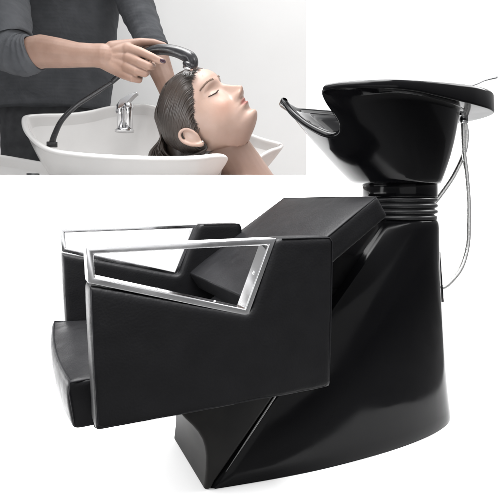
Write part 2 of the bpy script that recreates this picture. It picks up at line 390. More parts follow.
# x, y, z of the lip, x, y, z of the wall top under it, height of the band
cut = [(.602, .075, .874, .640, .075, .815, .014), (.614, .058, .846, .642, .058, .808, .016), (.628, .030, .819, .646, .030, .798, .016), (.643, .005, .799, .652, .005, .785, .016), (.658, -.018, .784, .662, -.018, .773, .016),
       (.674, -.038, .774, .672, -.038, .763, .014), (.686, -.055, .775, .680, -.055, .762, .014), (.691, -.066, .786, .684, -.066, .768, .014), (.676, -.074, .808, .684, -.075, .779, .014), (.652, -.081, .831, .681, -.084, .790, .014), (.630, -.087, .852, .677, -.094, .801, .014)]
def wt0(x, y, z, ov, dp, bh):
    cw = Vector((.88 - x, -y * .9)).normalized(); return (x, y, z, x + cw.x * ov, y + cw.y * ov, z - dp, bh)
far = [(x, -y, *r_) for x, y, *r_ in near[::-1]]
far[-1] = (.603, .085, .876, .046, .050, .016)
ctrl = [wt0(*p) for p in near + [(1.157, 0, .884, .100, .048, .050)] + far] + cut
ctrl[0] = (.620, -.094, .872, .674, -.104, .813, .016); ctrl[1] = (.636, -.118, .877, .673, -.122, .832, .016); ctrl[2] = (.664, -.148, .877, .683, -.147, .848, .018); ctrl[3] = (.703, -.176, .877, .717, -.168, .853, .020)
ctrl[len(ctrl) - len(cut) - 1] = (.602, .085, .876, .640, .090, .820, .016)
NR = 260
rim = crom(ctrl, NR, True)
P2 = [Vector((p[0], p[1])) for p in rim]
rows = [[] for _ in range(40)]
cx = .928
bmb = bmesh.new(); WT = [Vector(p[3:6]) for p in rim]
for _ in range(6): WT = [sum((WT[(i + k) % NR] for k in range(-6, 7)), Vector()) / 13 for i in range(NR)]
cols = []
for i, (x, y, z, wx_, wy_, wz_, bh) in enumerate(rim):
    tg = (P2[(i + 1) % NR] - P2[i - 1]).normalized(); nrm = Vector((tg.y, -tg.x))
    if nrm.dot(P2[i] - Vector((.86, 0))) < 0 and z > .872: nrm = -nrm
    iscut = z < .8695 and x < .70
    if iscut: nrm = Vector((-.8, .0)) + nrm * (.35 if nrm.y > 0 else .35); nrm.normalize()
    r2 = lambda k, zz: Vector((x - nrm.x * k, y - nrm.y * k, zz))
    col = []
    wt = WT[i]                                   # top of the wall
    ang = math.atan2(wt.y / .19, (wt.x - .875) / .195)
    b0 = Vector((cx + .096 * math.cos(ang), .096 * math.sin(ang), .648))
    b1 = Vector((.914 + .117 * math.cos(ang), .117 * math.sin(ang), .650))
    col += [b0, b1]
    K = 16
    for k in range(1, K + 1):
        u = k / K
        f = u ** .96; g = u ** 1.06
        bul = math.sin(u * math.pi) * (.001 + .004 * min(1, max(0, (wt.x - .68) / .09)))
        p = Vector((b1.x + (wt.x - b1.x) * f, b1.y + (wt.y - b1.y) * f, b1.z + (wt.z - b1.z) * g))
        d = Vector((math.cos(ang), math.sin(ang), 0)); p += d * bul; col.append(p)
    uo = r2(.003, z - bh - .001)
    for k in (1, 2, 3, 4): u = k / 5; col.append(Vector((wt.x + (uo.x - wt.x) * u, wt.y + (uo.y - wt.y) * u, wt.z + (uo.z - wt.z) * u ** (1.0 if iscut or z - wt.z > bh + .004 else .6))))
    col += [r2(.003, z - bh - .001), r2(.0015, z - bh - .001), r2(0, z - bh + .0015), r2(-.0005, z - bh + .004), r2(.0005, z - .008), r2(.002, z - .0035), r2(.005, z - .001), r2(.009, z),
            r2(.014, z - .001), r2(.018, z - .004), r2(.020, z - .010), r2(.021, z - min(bh, .02))]
    it = col[-1]; dr = Vector((.93 + .03 * math.cos(ang), .03 * math.sin(ang), .672))
    inn_ = Vector((wt.x - math.cos(ang) * .016, wt.y - math.sin(ang) * .016, max(wt.z + .008, min(it.z, wt.z + .012))))
    for k in (1, 2, 3): col.append(it.lerp(inn_, k / 3))
    it = inn_
    for k in range(1, 13):
        u = k / 12; f = u ** 1.1; g = 1 - (1 - u) ** 1.15
        q = Vector((it.x + (dr.x - it.x) * f, it.y + (dr.y - it.y) * f, it.z + (dr.z - it.z) * g)); col.append(q)
    cols.append(col)
grid(bmb, [[cols[i][k] for i in range(NR)] for k in range(len(cols[0]))], True, True, True)
bowl = meshobj('bowl', bmb, M['gloss'], bas)
meshobj('drain', lathe([(.026, .672), (.026, .676), (.02, .677), (.001, .6765)], (.93, 0, 0), 24), M['chrome'], bas)
# mixer fittings under the rim, lever above it
tap = thing('mixer_tap', 'chrome mixer fitting with slim pale lever at the rear of the black basin', 'tap', (1.12, -.02, .86))
meshobj('lever', tube([(1.12, -.03, .872), (1.130, -.03, .905), (1.155, -.03, .932), (1.194, -.03, .948), (1.222, -.03, .960), (1.270, -.03, .9735)], [.006, .0048, .0038, .0034, .0036, .0048], 10, 24), M['chrome'], tap)
meshobj('inlet_nut', lathe([(.006, .822), (.0095, .823), (.0095, .836), (.007, .837), (.007, .845), (.011, .846), (.011, .856)], (1.112, -.05, 0), 6), M['chrome'], tap)
meshobj('inlet_nut', lathe([(.006, .824), (.009, .825), (.009, .838), (.0065, .839), (.0065, .856)], (1.130, -.04, 0), 6), M['chrome'], tap)
h = meshobj('braided_hose', tube([(1.112, -.05, .83), (1.114, -.05, .79), (1.122, -.045, .74), (1.132, -.045, .68), (1.140, -.045, .60), (1.140, -.045, .54), (1.136, -.045, .475), (1.111, -.045, .413), (1.062, -.045, .371), (1.03, -.045, .360)], .0062, 14, 80), M['braid'])
tag(h, 'long braided steel hose curving from the basin down into the pedestal', 'hose', 'braided hoses of the black basin')
h = meshobj('braided_hose', tube([(1.130, -.04, .83), (1.138, -.04, .797), (1.135, -.035, .744), (1.10, -.03, .677), (1.045, -.03, .616), (1.015, -.025, .585)], .0062, 14, 50), M['braid'])
tag(h, 'short braided steel hose passing behind the pedestal neck', 'hose', 'braided hoses of the black basin')

# ================================================================== HAIR WASHING SCENE THROUGH THE OPENING
K = 1.32
def at(px, py, d):
    d *= K; return CAM + RT * ((px - 250) / 490 * d) + FW * d + UP * ((202 - py) / 490 * d)
def pr(r, d): return r * d * K / 490
def chain(bm, pts, step=.13, seg=16): limb(bm, [(at(x, y, d), pr(r, d)) for x, y, d, r in pts], step, seg)

# ---- white basins
def white_basin(name, label, dx=0, dy=0, dd=0):
    t = thing(name, label, 'basin', at(140 + dx, 240 + dy, 2.25 + dd), 'white salon basins')
    R = [(22, 119, 2.3), (25, 130, 2.2), (36, 142, 2.1), (52, 149.5, 2.03), (80, 153.5, 1.97), (120, 156, 1.94), (160, 157, 1.93), (195, 156.5, 1.94), (214, 154.5, 1.97), (225, 155, 2.0),
         (226, 158.5, 2.03), (214, 164, 2.08), (214, 171, 2.16), (228, 175, 2.24), (246, 167, 2.32), (262, 155, 2.38), (272, 149.5, 2.42), (281, 146.5, 2.45), (281, 142.5, 2.47), (266, 138.5, 2.5), (250, 133, 2.55), (215, 121, 2.6), (185, 112, 2.62),
         (160, 106.5, 2.62), (140, 103.5, 2.6), (112, 105.5, 2.58), (88, 110.5, 2.53), (66, 113, 2.47), (42, 113.5, 2.4), (26, 115, 2.35)]
    n = 200; pts = [at(x + dx, y + dy + (min(16, .17 * (281 - x)) if dx else 0), d + dd) for x, y, d in R]
    rim = [Vector(p) for p in crom(pts, n, True)]; cf = 1.35
    c = sum(rim, Vector()) / n
    bt = at(135 + dx, 215 + dy, 2.25 + dd)
    # local tilt-plane up
    up = (at(140, 100, 2.25) - at(140, 140, 2.25)).normalized() * .86 - FW * .42; up.normalize()
    bm = bmesh.new(); cols = []
    for i, p in enumerate(rim):
        tg = (rim[(i + 1) % n] - rim[i - 1]).normalized(); nr = tg.cross(up).normalized()
        if i < 0: pass
        s = 1.0
        col = []
        th = .020
        wall_o = p - nr * .006 - up * .035
        for k in range(8):
            u = k / 7; q = bt.lerp(wall_o, u ** .8) if False else (bt + (wall_o - bt) * (.42 + .58 * u ** .6)); q.z = bt.z + (wall_o.z - bt.z) * u
            col.append(q)
        col += [p - up * .022 + nr * .002, p - up * .014 + nr * .006, p - up * .006 + nr * .004, p - nr * .003, p - nr * .012 + up * .001, p - nr * .021 - up * .003, p - nr * .027 - up * .011, p - nr * .029 - up * .022]
        it = col[-1]; bi = c - up * .34
        for k in range(1, 12):
            u = k / 11; f = u ** 1.7 * .93; g = (1 - (1 - u) ** 1.9)
            q = it + (bi - it) * f; hgt = (q - it).dot(up); want = (bi - it).dot(up) * g; q = q + up * (want - hgt); col.append(q)
        cols.append(col)
    grid(bm, [[cols[i][k] for i in range(n)] for k in range(len(cols[0]))], True, True, True)
    meshobj('bowl', bm, M['ceramic'], t)
    b2 = bt.copy()
    hgt = b2.z + 1.4
    meshobj('pedestal', lathe([(.30, 0), (.28, .05), (.22, .3), (.22, hgt * .7), (.32, hgt + .02)], (b2.x, b2.y, -1.4), 40), M['ceramic'], t)
    return t
wb = white_basin('basin', 'large white ceramic basin holding the reclining head and chrome tap')
wb2 = white_basin('basin', 'white ceramic basin cut off in the lower left corner in front of the larger one', -209, 23, -.32)
o = meshobj('hose_fitting', tube([at(52, 147, 2.12), at(52, 142, 2.12)], pr(5.2, 2.1), 20), M['rubber'], wb)
o = meshobj('drain_fitting', tube([at(33, 178, 1.95), at(33, 173.5, 1.95)], pr(6, 1.95), 20), M['rubber'], wb2)

# ---- white basin tap
t = thing('mixer_tap', 'upright chrome mixer tap standing on the white basin rim', 'tap', at(125, 131, 2.42))
ax = UP * 1.0
px = pr(1, 2.42)
def tp(x, y, dd=0): return at(x, y, 2.42 + dd)
meshobj('base_ring', lathe([(9.5 * px, -1 * px), (9.5 * px, 1.0 * px), (7 * px, 2.4 * px), (5 * px, 3 * px)], tp(124.5, 131), 32), M['chrome'], t)
meshobj('body', lathe([(3.4 * px, 0), (3.4 * px, 20 * px), (4.0 * px, 21 * px), (4.0 * px, 26 * px), (1 * px, 27.5 * px)], tp(120.5, 131), 28), M['chrome'], t)
meshobj('body', lathe([(4.2 * px, 0), (4.2 * px, 21 * px), (4.8 * px, 22 * px), (4.6 * px, 27 * px), (1 * px, 29 * px)], tp(128.5, 131, -.01), 28), M['chrome'], t)
bm = bmesh.new(); rows = []
prof = crom([(116.5, 112, 1.0), (118.5, 104, 3.2), (123, 99, 4.6), (129, 95.5, 3.4), (134, 93.6, 1.6), (138, 92.8, .5)], 20)
for x, y, th in prof:
    rows.append([tp(x + a * 1.0, y + b * th + th, 0) + FW * (g * 5 * px) for a, b, g in ((0, -1, -.8), (0, -1, .8), (.3, 1, 1), (.3, 1, -1))])
grid(bm, rows, True, True, True)
meshobj('lever', bm, M['chrome'], t, bevel=.004, seg=2)

# ---- hand shower and its hose
hsx = thing('hand_shower', 'black hand shower with curved neck held over the wet hair', 'shower head', at(150, 53, 2.0))
meshobj('handle', tube([at(112, 82, 2.03), at(130, 66, 2.0), at(146, 53.5, 1.99), at(160, 49.5, 1.98), at(174, 51, 1.97), at(185, 55.0, 1.97), at(190.5, 59, 1.97), at(191.5, 64, 1.975), at(190.5, 67.5, 1.98)],
                       [pr(r, 2) for r in (2.4, 3.4, 4.6, 5.3, 5.6, 6.2, 6.8, 6.6, 5.2)], 24, 60), M['handset'], hsx)
sax = (at(192, 57, 1.97) - at(187.5, 69, 1.99)).normalized()
meshobj('spray_head', lathe([(.001, 0), (pr(6.0, 2), 0), (pr(6.6, 2), pr(1.0, 2)), (pr(6.4, 2), pr(3, 2)), (pr(5.0, 2), pr(5, 2)), (.001, pr(5.4, 2))], at(188.5, 66.5, 1.97), 32, axis=sax), M['handset'], hsx)
meshobj('spray_nozzle', lathe([(.001, pr(-3.2, 2)), (pr(5.0, 2), pr(-3.0, 2)), (pr(5.4, 2), 0), (pr(5.4, 2), pr(1, 2))], at(188.5, 66.5, 1.97), 28, axis=sax), M['chrome'], hsx)
o = meshobj('shower_hose', tube([at(52, 144, 2.12), at(54.5, 135, 2.1), at(62, 120, 2.07), at(76, 106, 2.05), at(94, 94, 2.04), (at(113, 81.5, 2.03))], [pr(r, 2) for r in (3.4, 3.0, 2.7, 2.4, 2.3, 2.3)], 14, 50), M['handset'])
tag(o, 'thin dark hose rising from the white basin to the hand shower', 'hose')

# ---- stylist
pn = thing('person', 'standing person in charcoal long-sleeved top holding a hand shower', 'person', at(60, 560, 2.4))
pn.location.z = -1.4
bm = bmesh.new()
chain(bm, [(24, 55, 2.0, 15), (32, 53.5, 1.99, 16.2), (42, 51.5, 1.98, 16.3), (58, 53, 1.97, 14.8), (78, 55, 1.96, 12.2), (94, 55.5, 1.96, 11.6), (103, 56, 1.96, 12.2)])
# back of the hand
for kx, ky, r in ((128, 49, 6.0), (128.5, 58, 5.6), (127, 67, 5.4), (125, 75, 4.8)):
    chain(bm, [(99, 56, 1.968, 10.5), (113, (57 + ky) / 2, 1.968, 8.0), (kx, ky, 1.965, r)])
chain(bm, [(112, 48, 1.965, 7), (128, 44.5, 1.975, 5.2), (141, 42.3, 1.985, 4.2), (153, 42.4, 1.99, 3.6), (163.5, 45.2, 1.995, 3.1), (166, 46.4, 1.995, 2.6)])
chain(bm, [(128, 49, 1.955, 5.8), (140, 51.8, 1.935, 4.6), (151, 56.5, 1.930, 4.0), (159, 60.2, 1.935, 3.5), (163, 61.6, 1.94, 3.0)])
chain(bm, [(128.5, 58, 1.950, 5.6), (139, 62, 1.925, 4.4), (148.5, 66, 1.925, 4.0), (152.5, 66.5, 1.965, 3.7), (151, 62, 2.01, 3.3)])
chain(bm, [(127, 67, 1.952, 5.4), (136, 71, 1.930, 4.1), (144.5, 73.6, 1.935, 3.8), (147, 72, 1.98, 3.5), (144, 66, 2.015, 3.1)])
chain(bm, [(125, 75, 1.958, 4.6), (132, 78.5, 1.940, 3.6), (139, 80, 1.955, 3.3), (140, 77, 1.99, 3.0)])
# other forearm, ending in a hand behind the wet hair
chain(bm, [(152.5, 47, 2.46, 12.5), (156, 58, 2.42, 13.2), (164, 78, 2.38, 11), (170, 95, 2.35, 9.2), (173, 106, 2.33, 10.5)])
for k in range(4): chain(bm, [(173, 106, 2.33, 5.5), (177 + 3 * k, 116 + k, 2.31, 4.4), (184 + 4 * k, 121 + k, 2.29, 3.4)])
chain(bm, [(170, 102, 2.33, 5), (178, 106, 2.30, 4.2), (186, 110, 2.28, 3.4)])
# neck and head above the frame
chain(bm, [(58, -95, 2.86, 16), (8, -72, 2.84, 18), (-8, -40, 2.6, 18), (-3, -5, 2.35, 17), (8, 40, 2.06, 15), (24, 55, 2.0, 15)])
chain(bm, [(58, -95, 2.86, 16), (108, -68, 2.84, 16), (130, -18, 2.7, 13), (145, 26, 2.54, 11.5), (152.5, 47, 2.46, 11.5)])
chain(bm, [(58, -95, 2.86, 18), (58, -120, 2.84, 17)]); ball(bm, at(60, -150, 2.84), pr(34, 2.3), (.82, .95, 1.12)); ball(bm, at(63, -148, 2.64), pr(6, 2.1))
sb = fuse(meshobj('body', bm, M['skin'], pn), .0042, 3)
bm = bmesh.new()
nd = (at(164.5, 62.6, 1.935) - at(158, 59.6, 1.93)).normalized()
ball(bm, at(162.6, 60.9, 1.928), pr(2.7, 1.93), (1.25, .45, .85), rot=Matrix((nd, FW, nd.cross(FW))).transposed())
meshobj('fingernail', bm, M['nail'], pn)
# top
bm = bmesh.new()
def slab(cx_, y, hw_, hd_, d):
    c = at(cx_, y, d); return [c + RT * (pr(hw_, d) * math.copysign(abs(math.cos(a)) ** .8, math.cos(a))) + FW * (pr(hd_, d) * math.copysign(abs(math.sin(a)) ** .8, math.sin(a))) for a in (2 * math.pi * k / 56 for k in range(56))]
prof = crom([(58, -98, 20, 18), (58, -84, 50, 24), (60, -66, 74, 30), (62, -40, 72, 34), (61, -10, 64, 36), (60.5, 10, 58.5, 36), (60, 36, 56.5, 35), (58.5, 62, 56, 34), (55.5, 90, 54.5, 35), (53.5, 108, 53.5, 36), (53, 111, 52, 35)], 60)
rows = []
for i, (x, y, a, b) in enumerate(prof):
    row = slab(x, y, a, b, 2.86)
    for k, p in enumerate(row):
        f = noise.noise(Vector((p.x * 2.2, p.y * 2.2, p.z * 5.0))) * .016 + noise.noise(Vector((p.x * 6 + p.z * 5, p.y * 5, p.z * 11 - p.x * 4))) * .008
        dr = (p - at(x, y, 2.86)).normalized(); row[k] = p + dr * f
    rows.append(row)
grid(bm, rows, True, True, True)
shirt = meshobj('top', bm, M['shirt'], pn)
bm = bmesh.new()
def sleeve(pts, n=60, seg=30, end_cap=True):
    q = crom([(*at(x, y, d), pr(r, d)) for x, y, d, r in pts], n); P = [Vector(a[:3]) for a in q]; nrm = None; rows = []
    for i, p in enumerate(P):
        tg = (P[min(i + 1, n - 1)] - P[max(i - 1, 0)]).normalized()
        if nrm is None: nrm = tg.orthogonal().normalized()
        nrm = (nrm - tg * nrm.dot(tg)).normalized(); bn = tg.cross(nrm); row = []
        for k in range(seg):
            a = 2 * math.pi * k / seg; dd = nrm * math.cos(a) + bn * math.sin(a)
            f = .0045 * math.sin(i * 1.25 + 1.6 * math.sin(a * 1.0 + i * .13)) * (.4 + .6 * abs(noise.noise(p * 3 + dd)) * 2) + .012 * noise.noise((p + dd * .3) * 4)
            row.append(p + dd * (q[i][3] + f))
        rows.append(row)
    r_ = q[-1][3]; lastc = P[-1]
    rows.append([lastc + (v - lastc) * .93 for v in rows[-1]]); rows.append([P[-4] + (v - lastc) * .9 for v in rows[-2]])
    grid(bm, rows, True, True, False)
sleeve([(-12, -72, 2.8, 30), (-8, -40, 2.6, 30), (-3, -5, 2.35, 29), (2, 25, 2.06, 27), (9, 47, 2.02, 24), (20, 54.5, 2.0, 20.5), (29, 54.5, 1.99, 18.6), (35.5, 52.6, 1.985, 18)])
sleeve([(118, -72, 2.84, 28), (124, -45, 2.78, 24), (130, -18, 2.7, 20.5), (137, 8, 2.62, 18), (145, 28, 2.54, 16.5), (152, 45, 2.46, 15.4), (154.5, 52, 2.44, 15.0)])
meshobj('sleeves', bm, M['shirt'], shirt)
bm = bmesh.new()
chain(bm, [(33, 104, 2.9, 31), (30, 200, 2.9, 26), (30, 300, 2.9, 20), (30, 400, 2.9, 17)], .5)
chain(bm, [(73, 104, 2.9, 31), (76, 200, 2.9, 26), (78, 300, 2.9, 20), (78, 400, 2.9, 17)], .5)
chain(bm, [(-4, 96, 2.9, 28), (53, 96, 2.9, 33), (78, 96, 2.92, 24)], .5)
fuse(meshobj('trousers', bm, M['trousers'], pn), .02, 8)
bm = bmesh.new(); ball(bm, at(60, -158, 2.9), pr(38, 2.3), (.86, .95, 1.05)); chain(bm, [(62, -130, 3.0, 20), (62, -100, 3.02, 14)])
M['hair2'] = mat('dark_brown_hair', (.03, .02, .015), .45)
fuse(meshobj('hair', bm, M['hair2'], pn), .012, 4)

# ---- reclining customer
cu = thing('person', 'reclining person with closed eyes and wet dark hair over the white basin', 'person', at(245, 190, 2.2))
S = 1.93 * K
T = -FW
tilt = math.atan2(.61, .79)
X0 = RT * math.sin(tilt) + UP * math.cos(tilt); Z0 = -RT * math.cos(tilt) + UP * math.sin(tilt)
tn = rad(29); HX = (X0 * math.cos(tn) + T * math.sin(tn)).normalized(); HZ = Z0.normalized(); HY = HZ.cross(HX)
HO = at(245.8, 148.0, 2.14)
HM = Matrix.Translation(HO) @ Matrix((HX, HY, HZ)).transposed().to_4x4() @ Matrix.Scale(S, 4)
def interp(tab, z):
    if z <= tab[0][0]: return tab[0][1]
    for (a, va), (b, vb) in zip(tab, tab[1:]):
        if z <= b:
            t = (z - a) / (b - a); t = t * t * (3 - 2 * t) if False else t; return va + (vb - va) * t
    return tab[-1][1]
def smoothtab(tab): return [(p[0], p[1]) for p in crom(tab, 160)]
XF = smoothtab([(-.012, .020), (-.004, .050), (.004, .068), (.012, .077), (.022, .0805), (.034, .079), (.045, .0815), (.055, .083), (.07, .082), (.085, .081), (.1, .0800), (.124, .0795), (.137, .0855), (.147, .0895), (.155, .091), (.17, .088), (.185, .079), (.2, .062), (.212, .040), (.221, .015), (.225, .003)])
XB = smoothtab([(-.012, .02), (.0, .01), (.03, -.022), (.06, -.060), (.08, -.078), (.1, -.09), (.13, -.098), (.16, -.096), (.185, -.082), (.205, -.058), (.218, -.028), (.225, -.004)])
WY = smoothtab([(-.012, .012), (-.002, .026), (.01, .036), (.025, .045), (.04, .0525), (.06, .061), (.08, .0655), (.1, .0685), (.12, .071), (.145, .0735), (.165, .072), (.185, .064), (.205, .046), (.218, .022), (.225, .003)])
def table(tab): return [interp(tab, -.02 + .25 * i / 2500) for i in range(2501)]
up_ = lambda tab: [(z + .014 * (1 - z / .07) if z < .07 else z, v) for z, v in tab]
XFt, XBt, WYt = table(up_(XF)), table(up_(XB)), table(up_(WY))
def tl(t_, z): return t_[max(0, min(2500, int((z + .02) / .25 * 2500 + .5)))]
def gs(a, s): return math.exp(-(a / s) ** 2)
def face(phi, z):
    """phi 0 = straight ahead; head-local surface point in metres"""
    xf, xb, wy = tl(XFt, z), tl(XBt, z), tl(WYt, z)
    c, s = math.cos(phi), math.sin(phi)
    ex = 2.0 if c < 0 else 2.25
    x = (xf if c > 0 else -xb) * math.copysign(abs(c) ** (2 / ex), c); y = wy * math.copysign(abs(s) ** (2 / ex), s)
    if c > 0:
        ay = abs(y)
        d = 0
        # nose
        nb = interp([(.062, 0), (.070, .007), (.074, .016), (.079, .026), (.084, .0305), (.089, .029), (.098, .0225), (.108, .0165), (.119, .011), (.131, .006), (.147, 0)], z)
        wn = interp([(.066, .014), (.075, .0145), (.082, .0125), (.09, .009), (.105, .0075), (.125, .0085), (.14, .012)], z)
        d += nb * gs(y, wn)
        d += .010 * gs(ay - .0135, .0058) * gs(z - .0785, .0075)         # alae
        d -= .006 * gs(ay - .0065, .0035) * gs(z - .0705, .003)
        # lips
        d += .0072 * gs(z - .0655, .0042) * gs(y, .0185); d += .0085 * gs(z - .0562, .0048) * gs(y, .0165)
        d -= .0052 * gs(z - .0608, .0014) * gs(y, .021); d -= .0035 * gs(z - .046, .006) * gs(y, .02)
        d += .0055 * gs(z - .031, .010) * gs(y, .018)                     # chin
        d -= .002 * gs(y, .003) * gs(z - .070, .004)
        # eye sockets, lids, brow
        d -= .0115 * gs(ay - .030, .0165) * gs(z - .125, .0105)
        d += .0100 * gs(ay - .032, .0125) * gs(z - .1225, .0085)
        d -= .0022 * gs(ay - .032, .017) * gs(z - .1335, .003)
        d += .0035 * gs(ay - .030, .018) * gs(z - .140, .006)
        d += .0045 * gs(ay - .043, .017) * gs(z - .088, .015)            # cheek
        d -= .003 * gs(ay - .047, .013) * gs(z - .055, .014)
        x += d
    return Vector((x, y, z))
bm = bmesh.new(); rows = []; nh, na = 170, 200
for i in range(nh + 1):
    z = .0025 + .2225 * i / nh; rows.append([face(2 * math.pi * k / na, z) for k in range(na)])
grid(bm, rows, True, True, True)
# ears
for sy in (-1, 1):
    def ep(a, b, h): return Vector((-.020 + a * .85, sy * (.0755 + h * .9), .098 + b * .85))
    hel = [(.004, -.016, .000), (.011, -.004, .003), (.013, .010, .005), (.010, .024, .008), (-.002, .033, .012), (-.015, .029, .015), (-.020, .014, .016), (-.016, -.004, .014), (-.008, -.017, .011), (.000, -.027, .006), (.006, -.024, .002)]
    tube([ep(*p) for p in hel], [.0034, .0036, .0036, .0036, .004, .004, .004, .004, .0045, .0055, .004], 10, 50, bm)
    tube([ep(.004, .020, .004), ep(-.006, .021, .007), ep(-.010, .010, .009), ep(-.006, -.006, .008), ep(.001, -.012, .005)], .0036, 10, 24, bm)
    ball(bm, ep(-.004, .004, .001), 1, (.0145, .0085, .026)); ball(bm, ep(.010, -.003, .002), .0045)
# neck and upper chest in head space
def hl(px_, py_, d): return HM.inverted() @ at(px_, py_, d)
r1 = lambda r, d: pr(r, d) / S
for pts in ([(214, 134, 2.2, 15), (228, 152, 2.22, 19), (240, 170, 2.24, 21), (250, 195, 2.27, 27)],
            [(222, 129, 2.19, 13), (233, 146, 2.2, 16.5), (243, 164, 2.22, 19), (255, 190, 2.26, 24)],
            [(214, 133, 2.16, 13), (228, 133, 2.17, 12), (240, 130, 2.2, 9.5)],
            [(238, 215, 2.05, 34), (252, 208, 2.28, 38), (262, 212, 2.5, 34)], [(252, 215, 2.28, 44), (330, 232, 2.3, 46), (420, 240, 2.32, 44)]):
    limb(bm, [(hl(x, y, d), r1(r, d)) for x, y, d, r in pts], .12, 20)
fs = mat('face_skin', (.5, .36, .29), .42, spec=.35, sss=.12); M['face'] = fs
skr = mottle(fs, (.36, .245, .195), (.42, .292, .243), 14, 5)
def region(m, centre, radii, soft_lo, soft_hi, colour, prev):
    """tint a part of the face by its place on the head (object space)"""
    t_ = N(m, 'ShaderNodeTexCoord'); s1 = N(m, 'ShaderNodeVectorMath', operation='ABSOLUTE'); 
    sep = N(m, 'ShaderNodeSeparateXYZ'); L(m, t_.outputs['Object'], sep.inputs[0])
    ab = N(m, 'ShaderNodeMath', operation='ABSOLUTE'); L(m, sep.outputs['Y'], ab.inputs[0])
    cmb = N(m, 'ShaderNodeCombineXYZ'); L(m, sep.outputs['X'], cmb.inputs[0]); L(m, ab.outputs[0], cmb.inputs[1]); L(m, sep.outputs['Z'], cmb.inputs[2])
    sub = N(m, 'ShaderNodeVectorMath', operation='SUBTRACT'); L(m, cmb.outputs[0], sub.inputs[0]); sub.inputs[1].default_value = centre
    dv_ = N(m, 'ShaderNodeVectorMath', operation='DIVIDE'); L(m, sub.outputs[0], dv_.inputs[0]); dv_.inputs[1].default_value = radii
    ln = N(m, 'ShaderNodeVectorMath', operation='LENGTH'); L(m, dv_.outputs[0], ln.inputs[0])
    mr = N(m, 'ShaderNodeMapRange'); L(m, ln.outputs['Value'], mr.inputs[0]); mr.inputs[1].default_value = soft_lo; mr.inputs[2].default_value = soft_hi; mr.inputs[3].default_value = 1; mr.inputs[4].default_value = 0
    mx = N(m, 'ShaderNodeMix', data_type='RGBA'); L(m, mr.outputs[0], mx.inputs['Factor']); L(m, prev, mx.inputs['A']); mx.inputs['B'].default_value = (*colour, 1)
    L(m, mx.outputs['Result'], B(m).inputs['Base Color']); return mx.outputs['Result']
p_ = region(fs, (.07, .045, .085), (.05, .026, .026), .2, 1.1, (.37, .225, .175), skr.outputs[0])
p_ = region(fs, (.095, 0, .0608), (.03, .0215, .0085), .7, 1.1, (.31, .125, .105), p_)
bump(fs, 'ShaderNodeTexNoise', .35, .0012, Scale=260, Detail=4)
mottle(fs, (.34,) * 3, (.52,) * 3, 30, 5, socket='Roughness')
body = meshobj('body', bm, M['face']); body.matrix_world = HM; fuse(body, .0019, 9, .5)
def pin(o_): o_.parent = cu; o_.matrix_parent_inverse = cu.matrix_basis.inverted(); return o_
pin(body)
def hobj(name, bm, m, vox=0, it=3):
    o_ = meshobj(name, bm, m); o_.matrix_world = HM; pin(o_)
    if vox: fuse(o_, vox, it)
    return o_
M['lash'] = mat('dark_lashes', (.025, .015, .012), .6); M['brow'] = mat('brown_brow', (.17, .11, .08), .8)
for sy in (-1, 1):
    bm = bmesh.new(); pts = []
    for k in range(13):
        f = k / 12; yy = .018 + .030 * f; zz = .1205 - .0045 * math.sin(f * math.pi) + .0035 * f
        ph = math.atan2(yy, .055); 
        # find phi whose y matches
        lo, hi = 0, math.pi / 2
        for _ in range(30):
            md = (lo + hi) / 2
            if face(md, zz).y < yy: lo = md
            else: hi = md
        p = face(lo, zz); pts.append(Vector((p.x + .0006, sy * p.y, p.z)))
    tube(pts, [.0004] + [.0011] * 11 + [.0005], 8, 40, bm)
    for k in range(2, 13):
        q = pts[k]; tube([q, q + Vector((.004, sy * .001 * k / 6, -.0015)), q + Vector((.007, sy * .003 * k / 8, -.0005))], [.0005, .0004, .0001], 5, 6, bm)
    hobj('eyelashes', bm, M['lash'])
    bm = bmesh.new()
    for k in range(34):
        f = k / 33; yy = .014 + .040 * f; zz = .1420 + .0035 * math.sin(f * 2.3) - .0015 * f
        for dz in (-.0011, 0, .0011):
            lo, hi = 0, math.pi / 2
            z2 = zz + dz * (1 - .7 * f) + random.uniform(-.0004, .0004)
            for _ in range(24):
                md = (lo + hi) / 2
                if face(md, z2).y < yy: lo = md
                else: hi = md
            p = face(lo, z2); a = Vector((p.x - .0003, sy * p.y, p.z)); bt_ = a + Vector((-.0006, sy * .0045, .0012))
            tube([a, a.lerp(bt_, .5) + Vector((.0009, 0, .0003)), bt_], [.00055, .0006, .0002], 5, 5, bm)
    hobj('eyebrow', bm, M['brow'])
bm = bmesh.new(); ball(bm, Vector((-.013, -.0805, .0765)), .0020)
hobj('earring', bm, M['chrome'])
# hair: cap over the skull plus wet locks falling into the basin
hr = M['hair'] = mat('wet_dark_hair', (.035, .026, .022), .30, spec=.5)
mottle(hr, (.022, .017, .014), (.070, .055, .047), 16, 6, (1, 1, 1), lo=.3, hi=.75)
bm = bmesh.new(); rows = []
def hairline(phi):   # height above which hair covers the skull
    a = abs((phi + math.pi) % (2 * math.pi) - math.pi)
    return interp([(0, .182), (.4, .181), (.75, .170), (1.0, .150), (1.2, .135), (1.42, .122), (1.56, .100), (1.66, .118), (1.85, .112), (2.1, .075), (2.5, .045), (3.2, .035)], a)
na = 220; nh = 46
for i in range(nh + 1):
    row = []
    for k in range(na):
        ph = 2 * math.pi * k / na; z0 = hairline(ph); t_ = i / nh; z = z0 + (.2245 - z0) * (1 - (1 - t_) ** 1.3)
        p = face(ph, min(z, .2245)); d = Vector((p.x + .005, p.y, (z - .13) * .9)).normalized()
        strand = .0011 * math.sin(ph * 46 + 6 * noise.noise(Vector((z * 30, ph * 2, 0)))) * min(1, t_ * 4)
        row.append(p + d * (min(1, t_ * 5) * .0085 - .002 + strand))
    rows.append(row)
grid(bm, rows, True, False, True)
hobj('hair', bm, M['hair'])
bm = bmesh.new()
random.seed(3)
